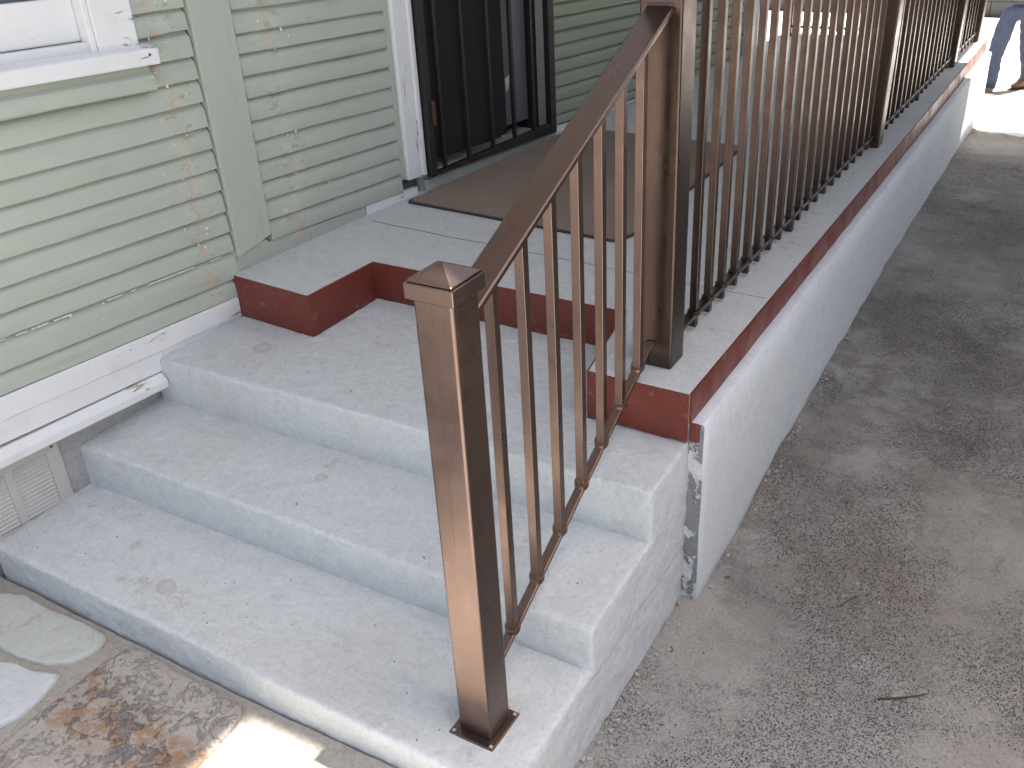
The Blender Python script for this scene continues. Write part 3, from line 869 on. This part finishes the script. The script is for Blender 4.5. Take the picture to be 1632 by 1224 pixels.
m = MB(); m.box(NX0 - .0145, NX0 + NW + .016, NY0 - .020, NY0 + NW + .015, .1335, .1395)
bp = link('base_plate', m, 'bronze', newel, bevel=.0025)
for dx, dy in ((-.006, -.012), (NW + .008, -.012), (NW + .008, NW + .007), (-.006, NW + .007)):
    m = MB(); m.tube([(NX0 + dx, NY0 + dy, .139), (NX0 + dx, NY0 + dy, .1402)], .0042, 12); link('bolt_hole', m, 'chip', newel)
m = MB(); m.box(NX0 + NW * .452, NX0 + NW * .462, NY0 - .0003, NY0 + .001, .62, 1.11); link('weld_seam', m, 'bronze', newel)
def hr(y): return 1.114 + .436 * (y - .26)
def brz(y): return .283 + .512 * (y - .265)
m = MB()
prof = [(1.386, -.003), (1.389, .0), (1.445, .0), (1.448, -.003), (1.448, -.012), (1.444, -.012), (1.444, -.005), (1.390, -.005), (1.390, -.012), (1.386, -.012)]
ya, yb = .167, .966
for y in (ya, yb): m.v += [(x, y - (z) * .15, hr(y) + z) for x, z in prof]
K = len(prof)
for j in range(K): m.f.append((j, (j + 1) % K, K + (j + 1) % K, K + j)); m.m.append(0)
m.f += [tuple(range(K)), tuple(range(2 * K - 1, K - 1, -1))]; m.m += [0, 0]
link('handrail', m, 'bronze', sr, bevel=.0012)
m = MB(); x = 1.410
m.hexa([(x - .011, .167, brz(.167) - .012), (x + .011, .167, brz(.167) - .012), (x + .011, .966, brz(.966) - .012), (x - .011, .966, brz(.966) - .012)],
       [(x - .011, .167, brz(.167)), (x + .011, .167, brz(.167)), (x + .011, .966, brz(.966)), (x - .011, .966, brz(.966))])
link('bottom_rail', m, 'bronze', sr, bevel=.0015)
BW = .0098
yz = [.266, .374, .483, .591, .694, .793, .893]
for y in yz:
    m = MB(); q = [(x - BW, y - BW), (x + BW, y - BW), (x + BW, y + BW), (x - BW, y + BW)]
    m.hexa([(p, r, brz(y) - .004) for p, r in q], [(p, r, hr(r) - .004) for p, r in q])
    b_ = link('baluster', m, 'bronze', sr, bevel=.0012)
    collar_mesh((x, y, brz(y) + .001), b_, .512)
m = MB()
for k in range(26):
    t = k / 25; p = (1.388 + .058 * t, .967 + .0018 * nz(k * 1.7, 2), hr(.966) + .002 + .0025 * nz(k * 1.3, 5))
    m.tube([(p[0], p[1] - .003, p[2] - .003), (p[0] + .001, p[1] + .001, p[2] + .003)], .0022, 6)
link('weld_bead', m, 'bronze', sr)

# -- porch railing
pr = thing('porch_railing', 'long bronze railing with many square bars along the porch edge', 'railing', (1.43, 1.0, .57))
def rx(y): return 1.428 + .0135 * (y - 1.0)
def fz(y): return .569 - .0015 * (y - 1)
PW = .076
PY = [.968, 3.075, 4.735, 5.50]
for i, y in enumerate(PY):
    xr = 1.466 + .0112 * (y - .968)
    post(pr, xr - .098, y, .098, fz(y) + .0015, 2.56 if i else 1.72, (.018 * (i > 0), 0), ['porch post where the stair rail is welded', None, None, 'last porch post at the far end'][i], .082, 'bronze_shaded')
base = None
bz, tz = fz(1) + .028, 1.44
def std_baluster():
    m = MB(); m.box(-BW, BW, -BW, BW, -.014, tz - bz)
    m.v = [(p[0] + rx(1.104), p[1] + 1.104, p[2] + bz) for p in m.v]
    o = link('baluster', m, 'bronze_shaded', pr, at=(rx(1.104), 1.104, bz), bevel=.0012)
    collar_mesh((rx(1.104), 1.104, bz + .026), o, 0, 'bronze_shaded')
    return o
base = std_baluster()
def bay(y0, y1, first=False):
    n = max(1, round((y1 - y0) / .1003)); st = (y1 - y0) / n
    for i in range(1, n):
        y = y0 + st * i
        if first and i == 1: continue
        dup(base, pr, (rx(y) + rnd.uniform(-.001, .001), y + rnd.uniform(-.0015, .0015), bz + fz(y) - fz(1)))
bay(1.0037, 3.11, True); bay(3.14, 4.75); bay(4.80, 5.52)
for (a, b_) in ((1.0505, 3.0745), (3.1575, 4.7345), (4.8175, 5.4995)):
    m = MB()
    for zb_, zt_, hw in ((bz + .016, bz + .028, .0135), (tz, tz + .03, .025)):
        m.hexa([(rx(a) - hw, a, zb_), (rx(a) + hw, a, zb_), (rx(b_) + hw, b_, zb_), (rx(b_) - hw, b_, zb_)], [(rx(a) - hw, a, zt_), (rx(a) + hw, a, zt_), (rx(b_) + hw, b_, zt_), (rx(b_) - hw, b_, zt_)])
        link('bottom_rail' if zt_ < 1 else 'top_rail', m, 'bronze_shaded', pr, bevel=.0015); m = MB()
for yl in (2.025, 3.95):
    m = MB(); m.box(rx(yl) - .012, rx(yl) + .012, yl - .012, yl + .012, fz(yl) + .001, bz + .0155); link('support_foot', m, 'bronze_shaded', pr)
# railing across the far end of the porch
er = thing('end_railing', 'bronze railing closing the far end of the porch floor', 'railing', (.9, 5.53, .56))
m = MB(); m.box(.40, 1.449, 5.520, 5.547, .598, .610); link('bottom_rail', m, 'bronze_shaded', er)
m = MB(); m.box(.40, 1.449, 5.510, 5.557, 1.42, 1.45); link('top_rail', m, 'bronze_shaded', er)
m = MB(); m.box(.36, .40, 5.512, 5.555, .545, 1.46); link('post', m, 'bronze_shaded', er)
eb = None
for k in range(10):
    xx = .50 + .095 * k
    if eb is None:
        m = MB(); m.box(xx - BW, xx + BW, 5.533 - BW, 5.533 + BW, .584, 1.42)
        eb = link('baluster', m, 'bronze_shaded', er, at=(xx, 5.533, .584))
    else: dup(eb, er, (xx, 5.533, .584))

# ------------------------------------------------------------------ doormat
def doormat():
    t = thing('doormat', 'large flat brown doormat lying below the barred door', 'doormat', (.55, 2.3, .58))
    pts = [(.110, 1.722), (.965, 1.682), (.995, 1.735), (1.003, 1.765), (.996, 2.86), (.985, 2.885), (.96, 2.89), (.215, 2.89), (.20, 2.86), (.150, 2.30), (.098, 1.745)]
    def zt(x, y): return .588 - .0125 * x - .002 * max(0, y - 2)
    def layer(s, h0, h1):
        c = Vector((.56, 2.3))
        ring = []
        n = len(pts)
        for i in range(n):
            a = Vector(pts[i]); b = Vector(pts[(i + 1) % n]); k = max(1, int((b - a).length / .06))
            for j in range(k): ring.append(a.lerp(b, j / k))
        mb = MB(); out = []
        for q in ring:
            d = (q - c); q2 = c + Vector((d.x * (1 - s / .44), d.y * (1 - s / .58)))
            out.append(q2)
        N = len(out)
        for h in (h0, h1): mb.v += [(q.x, q.y, zt(q.x, q.y) + h) for q in out]
        for i in range(N): mb.f.append((i, (i + 1) % N, N + (i + 1) % N, N + i)); mb.m.append(0)
        mb.f.append(tuple(range(N - 1, -1, -1))); mb.m.append(0)
        tr = tessellate_polygon([[Vector((q.x, q.y, 0)) for q in out]])
        for f in tr: mb.f.append(tuple(N + i for i in f)); mb.m.append(0)
        return mb
    link('rubber_backing', layer(0, .0012, .0055), 'mat_edge', t)
    link('pile', layer(.010, .0055, .0095), 'mat', t)
doormat()

# ------------------------------------------------------------------ person walking in the sunlit yard
def skin_obj(name, verts, edges, radii, mat, parent, root=0, sub=2):
    base = org(parent)
    me = bpy.data.meshes.new(name); me.from_pydata(verts, edges, [])
    me.materials.append(MAT[mat])
    o = bpy.data.objects.new(name, me); COL.objects.link(o); o.parent = parent
    md = o.modifiers.new('skin', 'SKIN')
    for i, d in enumerate(me.skin_vertices[0].data):
        r = radii[i]; d.radius = r if isinstance(r, tuple) else (r, r); d.use_root = (i == root)
    md.use_smooth_shade = True
    s = o.modifiers.new('sub', 'SUBSURF'); s.levels = sub; s.render_levels = sub
    return o
def person():
    g = -.362
    t = thing('person', 'person in blue jeans and tan boots walking on the bright sunlit drive', 'person', (1.497, 8.12, g))
    k = .86                      # body scale (metres), local frame: x right, y away from the camera, z up
    def V(*p): return tuple(c * k for c in p)
    # body: torso, neck, head core, arms (one surface)
    bv = [V(0, 0, 1.08), V(0, 0, 1.16), V(0, .01, 1.30), V(0, .015, 1.44), V(0, 0, 1.52), V(0, -.01, 1.62), V(0, -.012, 1.72),
          V(-.18, .01, 1.41), V(-.24, .0, 1.17), V(-.17, -.18, 1.16), V(-.13, -.24, 1.20), V(.18, .01, 1.41), V(.25, .0, 1.17), V(.17, -.18, 1.16), V(.12, -.24, 1.22)]
    be = [(0, 1), (1, 2), (2, 3), (3, 4), (4, 5), (5, 6), (3, 7), (7, 8), (8, 9), (9, 10), (3, 11), (11, 12), (12, 13), (13, 14)]
    brd = [(.10, .07), (.12, .085), (.14, .095), (.11, .075), .048, (.072, .088), (.055, .07), .055, .042, .032, .028, .055, .042, .032, .028]
    skin_obj('body', bv, be, [tuple(a * k for a in r) if isinstance(r, tuple) else r * k for r in brd], 'skin', t)
    # jeans: hips and two legs mid-stride
    L = [V(-.095, -.02, .93), V(-.135, -.05, .70), V(-.165, -.085, .50), V(-.165, -.06, .30), V(-.175, -.02, .105)]
    R = [V(.095, .02, .93), V(.115, .10, .70), V(.125, .20, .49), V(.15, .33, .30), V(.155, .47, .13)]
    jv = [V(0, 0, .95), V(0, 0, 1.05)] + L + R
    je = [(0, 1), (0, 2), (2, 3), (3, 4), (4, 5), (5, 6), (0, 7), (7, 8), (8, 9), (9, 10), (10, 11)]
    jr = [(.155, .115), (.15, .105), (.10, .105), (.098, .10), (.078, .082), (.073, .078), (.068, .075), (.10, .105), (.095, .10), (.078, .082), (.073, .078), (.068, .075)]
    j = skin_obj('jeans', jv, je, [(a * k, b * k) for a, b in jr], 'denim', t)
    tx = bpy.data.textures.new('folds', 'CLOUDS'); tx.noise_scale = .06
    d = j.modifiers.new('folds', 'DISPLACE'); d.texture = tx; d.strength = .03
    # shirt
    sv = [V(0, 0, 1.045), V(0, 0, 1.15), V(0, .01, 1.32), V(0, .012, 1.45), V(-.18, .01, 1.415), V(-.225, .02, 1.24), V(.18, .01, 1.415), V(.23, .04, 1.25)]
    se = [(0, 1), (1, 2), (2, 3), (3, 4), (4, 5), (3, 6), (6, 7)]
    skin_obj('shirt', sv, se, [(a * k, b * k) for a, b in ((.168, .128), (.152, .108), (.165, .112), (.125, .088), (.07, .07), (.06, .06), (.07, .07), (.06, .06))], 'shirt', t)
    hv = [V(0, .02, 1.69), V(0, .035, 1.74), V(0, .045, 1.66)]
    skin_obj('hair', hv, [(0, 1), (0, 2)], [(.078 * k, .085 * k), (.06 * k, .065 * k), (.062 * k, .06 * k)], 'hair', t)
    for (ax, ay, az, tip, nm) in ((-.175, -.02, .0, (-.055, -.17), 0), (.155, .47, .035, (-.13, -.12), 1)):
        b = [V(ax, ay, az + .20), V(ax, ay, az + .09), V(ax, ay + .03, az + .045), V(ax + tip[0] * .5, ay + tip[1] * .5, az + .055), V(ax + tip[0], ay + tip[1], az + .042)]
        o = skin_obj('boot', b, [(0, 1), (1, 2), (1, 3), (3, 4)], [.062 * k, .06 * k, .045 * k, (.05 * k, .045 * k), (.046 * k, .034 * k)], 'boot', t)
        m = MB(); ring = []
        c = Vector((ax, ay)); d2 = Vector(tip).normalized(); p2 = Vector((-d2.y, d2.x))
        for i in range(16):
            a = 6.283 * i / 16
            q = c + d2 * (.075 + .145 * math.cos(a)) + p2 * (.052 * math.sin(a)); ring.append(q)
        m.prism([tuple(q * k / S) for q in ring], (az - .002) * k / S, (az + .02) * k / S)
        m.v = [(v[0] + t.location.x / S, v[1] + t.location.y / S, v[2] + t.location.z / S) for v in m.v]
        link('sole', m, 'sole', o)
person()

# ------------------------------------------------------------------ unseen roofs above the view, added and shaped to cast the shade
RZ, HZ = 2.6, 5.2
ye = .12 + .14 * (HZ - 1.165); xe = .885 + .25 * (HZ - .04)
t = thing('added_shade_eave', 'unseen high eave added to shade the steps', 'eave', (0, 1, HZ))
m = MB(); m.box(-2.4, xe, -1.2, ye, HZ, HZ + .08); link('deck', m, 'roof', t)
m = MB(); m.box(-2.4, 4.4, ye + .0005, 3.5, HZ, HZ + .08); link('deck', m, 'roof', t)
m = MB(); m.box(-.4, 2.02, 2.35, 6.3, RZ, RZ + .08)
o = link('unseen_porch_roof', m, 'roof'); tag(o, 'unseen flat roof over the porch, shaped to cast its shade', 'roof')
cr_ = thing('unseen_carport_roof', 'unseen carport roof, outline shaped to shade the driveway', 'carport', (3.7, 3, 0))
m = MB()
m.box(2.0205, 2.2145, 2.35, 5.18, RZ + .001, RZ + .079)
m.box(2.215, 3.3, 2.35, 5.72, RZ, RZ + .08)
m.box(3.3005, 5.4, 2.35, 9.5, RZ, RZ + .08)  # long bay added to keep sunlight out of the near post's reflection
link('deck', m, 'roof', cr_)
for yy in (2.4, 4.0, 5.6):
    m = MB(); m.box(3.78, 3.86, yy, yy + .08, -.2, RZ - .001); link('post', m, 'roof', cr_)

added_fence = thing('added_fence', 'unseen tall board screen added to darken the driveway and railing sides', 'added_fence', (4.6, 2, 0))
m = MB(); m.box(4.6, 4.62, -1.4, -1.262, -.15, 1.55)
fb = link('added_fence_board', m, 'added_fence', added_fence, at=(4.6, -1.4, -.15))  # unseen boards added beside the driveway to dull reflections in the railing
for k in range(1, 50):
    dup(fb, added_fence, (4.6 + rnd.uniform(-.003, .003), -1.4 + .141 * k, -.15 + rnd.uniform(-.02, .01)))
for z in (.2, 1.2):
    m = MB(); m.box(4.6235, 4.66, -1.4, 5.6, z, z + .07); link('added_fence_rail', m, 'added_fence', added_fence)

# ------------------------------------------------------------------ far boundary
t = thing('boundary_wall', 'low weathered grey block wall across the far side of the yard', 'wall', (0, 12.6, -.37))
for c in range(4):
    for i in range(34):
        x0 = -8 + i * .42 + (.21 if c % 2 else 0)
        m = MB(); d = rnd.uniform(-.006, .006)
        m.box(x0 + .005, x0 + .415, 12.28 + d, 12.5, -.40 + c * .21, -.40 + c * .21 + .204)
        link('block', m, 'block', t)
m = MB(); m.box(-8, 6.3, 12.30, 12.48, -.45, .43); link('mortar_core', m, 'block', t)
def shrub(x, y, r, h, lab):
    t = thing('shrub', lab, 'shrub', (x, y, -.37), 'dark shrubs behind the far wall')
    m = MB(); m.tube([(x, y, -.4), (x + .03, y, .1), (x - .02, y, h * .6)], [.05, .04, .02], 7); link('stem', m, 'twig', t)
    m = MB()
    for _ in range(700):
        a = rnd.uniform(0, 6.283); e = math.acos(rnd.uniform(-1, 1)); q = r * rnd.uniform(.55, 1) ** .6 * (1 + .25 * nz(a * 2, e * 2, x))
        p = Vector((x + q * math.cos(a) * math.sin(e), y + .7 * q * math.sin(a) * math.sin(e), h * .55 + h * .45 * math.cos(e)))
        s = rnd.uniform(.05, .09); d1 = Vector((rnd.uniform(-1, 1), rnd.uniform(-1, 1), rnd.uniform(-1, 1))).normalized(); d2 = d1.orthogonal().normalized()
        m.add([p - d1 * s, p + d2 * s * .5, p + d1 * s, p - d2 * s * .5], [(0, 1, 2, 3)])
    link('foliage', m, 'foliage', t)
shrub(-3.3, 13.3, .95, 1.5, 'widest dark shrub behind the far wall, seen between porch bars')
shrub(-1.5, 13.3, .75, 1.3, 'dark shrub behind the far wall, second from the house corner')
shrub(.4, 13.4, .85, 1.6, 'tall dark shrub behind the far wall near the last porch post')

# ------------------------------------------------------------------ loose grit, crumbs, leaves, twigs
def rock(m, c, r):
    q = []
    for dz, rr in ((-.3, .8), (.35, .75)):
        for i in range(5):
            a = 6.283 * i / 5 + rnd.uniform(-.3, .3)
            q.append((c[0] + r * rr * math.cos(a) * rnd.uniform(.7, 1.2), c[1] + r * rr * math.sin(a) * rnd.uniform(.7, 1.2), c[2] + r * dz * rnd.uniform(.5, 1)))
    m.add(q, [(4, 3, 2, 1, 0), (5, 6, 7, 8, 9)] + [(i, (i + 1) % 5, 5 + (i + 1) % 5, 5 + i) for i in range(5)])
def gz(x, y):
    return drive_z(x, y) + .006 * nz(x * 3, y * 3) + .0035 * nz(x * 11, y * 11, 3) + .002 * nz(x * 37, y * 37, 5)
m = MB()
for _ in range(330):
    y = .95 + abs(rnd.gauss(0, 1.6)) if rnd.random() < .75 else rnd.uniform(.1, .95)
    x = 1.592 + abs(rnd.gauss(0, .022)) if y > .95 else 1.556 + abs(rnd.gauss(0, .02))
    if y > 5.4: continue
    rock(m, (x, y, gz(x, y) + .010 * max(0, 1 - (x - 1.59) / .05)), rnd.choice([.002, .003, .004, .004, .006, .008]))
o = link('mortar_crumbs', m, 'chip'); o['kind'] = 'stuff'; o['label'] = 'pale mortar crumbs along the foot of the white wall'
m = MB()
for _ in range(5200):
    x = 1.58 + rnd.random() ** 1.2 * 1.1; y = rnd.uniform(-.1, 3.2) ; y = y if y > 0 else -y
    if x < 1.6 and y > .85: continue
    if nz(x * 3.2, y * 3.2, 11) + .4 * nz(x * 9, y * 9, 4) < rnd.uniform(-.1, .35): continue
    rock(m, (x, y, gz(x, y) + .001), rnd.choice([.0011, .0014, .0018, .0024, .0030]))
o = link('driveway_grit', m, 'pit'); o['kind'] = 'stuff'; o['label'] = 'dark grit scattered over the old driveway'
m = MB()
for _ in range(300):
    x = 1.58 + rnd.random() * 1.1; y = rnd.uniform(.05, 3.4)
    if x < 1.62 and y > .85: continue
    rock(m, (x, y, gz(x, y) + .001), rnd.choice([.002, .003, .004, .0055]))
o = link('pale_grit', m, 'chip'); o['kind'] = 'stuff'; o['label'] = 'pale grit scattered over the old driveway'
m = MB()
for _ in range(110):
    k = rnd.random()
    if k < .4: x, y, z = rnd.uniform(-.05, 1.5), rnd.uniform(.02, .33), .1365
    elif k < .7: x, y, z = rnd.uniform(-.05, 1.5), rnd.uniform(.36, .63), .272
    else: x, y, z = rnd.uniform(0, 1.4), rnd.uniform(.69, .9), .436
    rock(m, (x, y, z), rnd.choice([.0014, .0018, .0024, .0032]))
o = link('step_grit', m, 'pit'); o['kind'] = 'stuff'; o['label'] = 'specks of dark grit on the concrete steps'
def leaf(x, y, z, s, rot, lab):
    m = MB(); pts = [(-1, 0, .1), (-.4, .42, .25), (.3, .38, .12), (1, 0, .35), (.3, -.38, .2), (-.4, -.42, .05)]
    c, sn = math.cos(rot), math.sin(rot)
    up = [(x + s * (a * c - b * sn), y + s * (a * sn + b * c), z + s * (h + .02)) for a, b, h in pts]
    dn = [(p[0], p[1], p[2] - .0006) for p in up]
    m.add(up + dn + [(x, y, z + s * .05), (x, y, z + s * .05 - .0006)], [(i, (i + 1) % 6, 12) for i in range(6)] + [((i + 1) % 6 + 6, i + 6, 13) for i in range(6)] + [(i, i + 6, (i + 1) % 6 + 6, (i + 1) % 6) for i in range(6)])
    o = link('dry_leaf', m, 'leaf', at=(x, y, z)); tag(o, lab, 'leaf', 'dry leaves on the driveway' if x > 1.5 else 'dry leaves on the porch')
leaf(.175, 2.07, .590, .014, .9, 'small curled dry leaf on the porch floor beside the door sill')
leaf(.20, 3.30, .584, .012, 2.4, 'small dark dry leaf on the porch floor past the doormat')
leaf(1.630, 1.02, gz(1.63, 1.02) + .004, .012, .6, 'small reddish dry leaf by the near end of the white wall')
leaf(1.60, .70, gz(1.6, .7) + .004, .011, 2.1, 'small brown dry leaf at the foot of the concrete steps')
leaf(2.03, .93, gz(2.03, .93) + .002, .011, 1.2, 'small brown dry leaf lying alone out on the driveway')
def twig(pts, r, lab):
    m = MB(); P3 = [(a, b, gz(a, b) + .004 + c) for a, b, c in pts]
    m.tube(P3, [r, r * .9, r * .7, r * .4][:len(P3)], 6)
    m.tube([P3[1], (P3[1][0] + .02, P3[1][1] - .012, P3[1][2] + .004)], [r * .7, r * .4], 5)
    o = link('twig', m, 'twig', at=P3[0]); tag(o, lab, 'twig', 'twigs on the driveway')
twig([(2.09, .78, 0), (2.13, .80, .002), (2.17, .83, .001), (2.19, .85, 0)], .0025, 'forked grey twig lying near the right edge of the driveway')
twig([(1.93, 1.05, 0), (1.955, 1.10, .003), (1.985, 1.125, 0)], .0016, 'thin bent twig on the driveway beyond the steps')
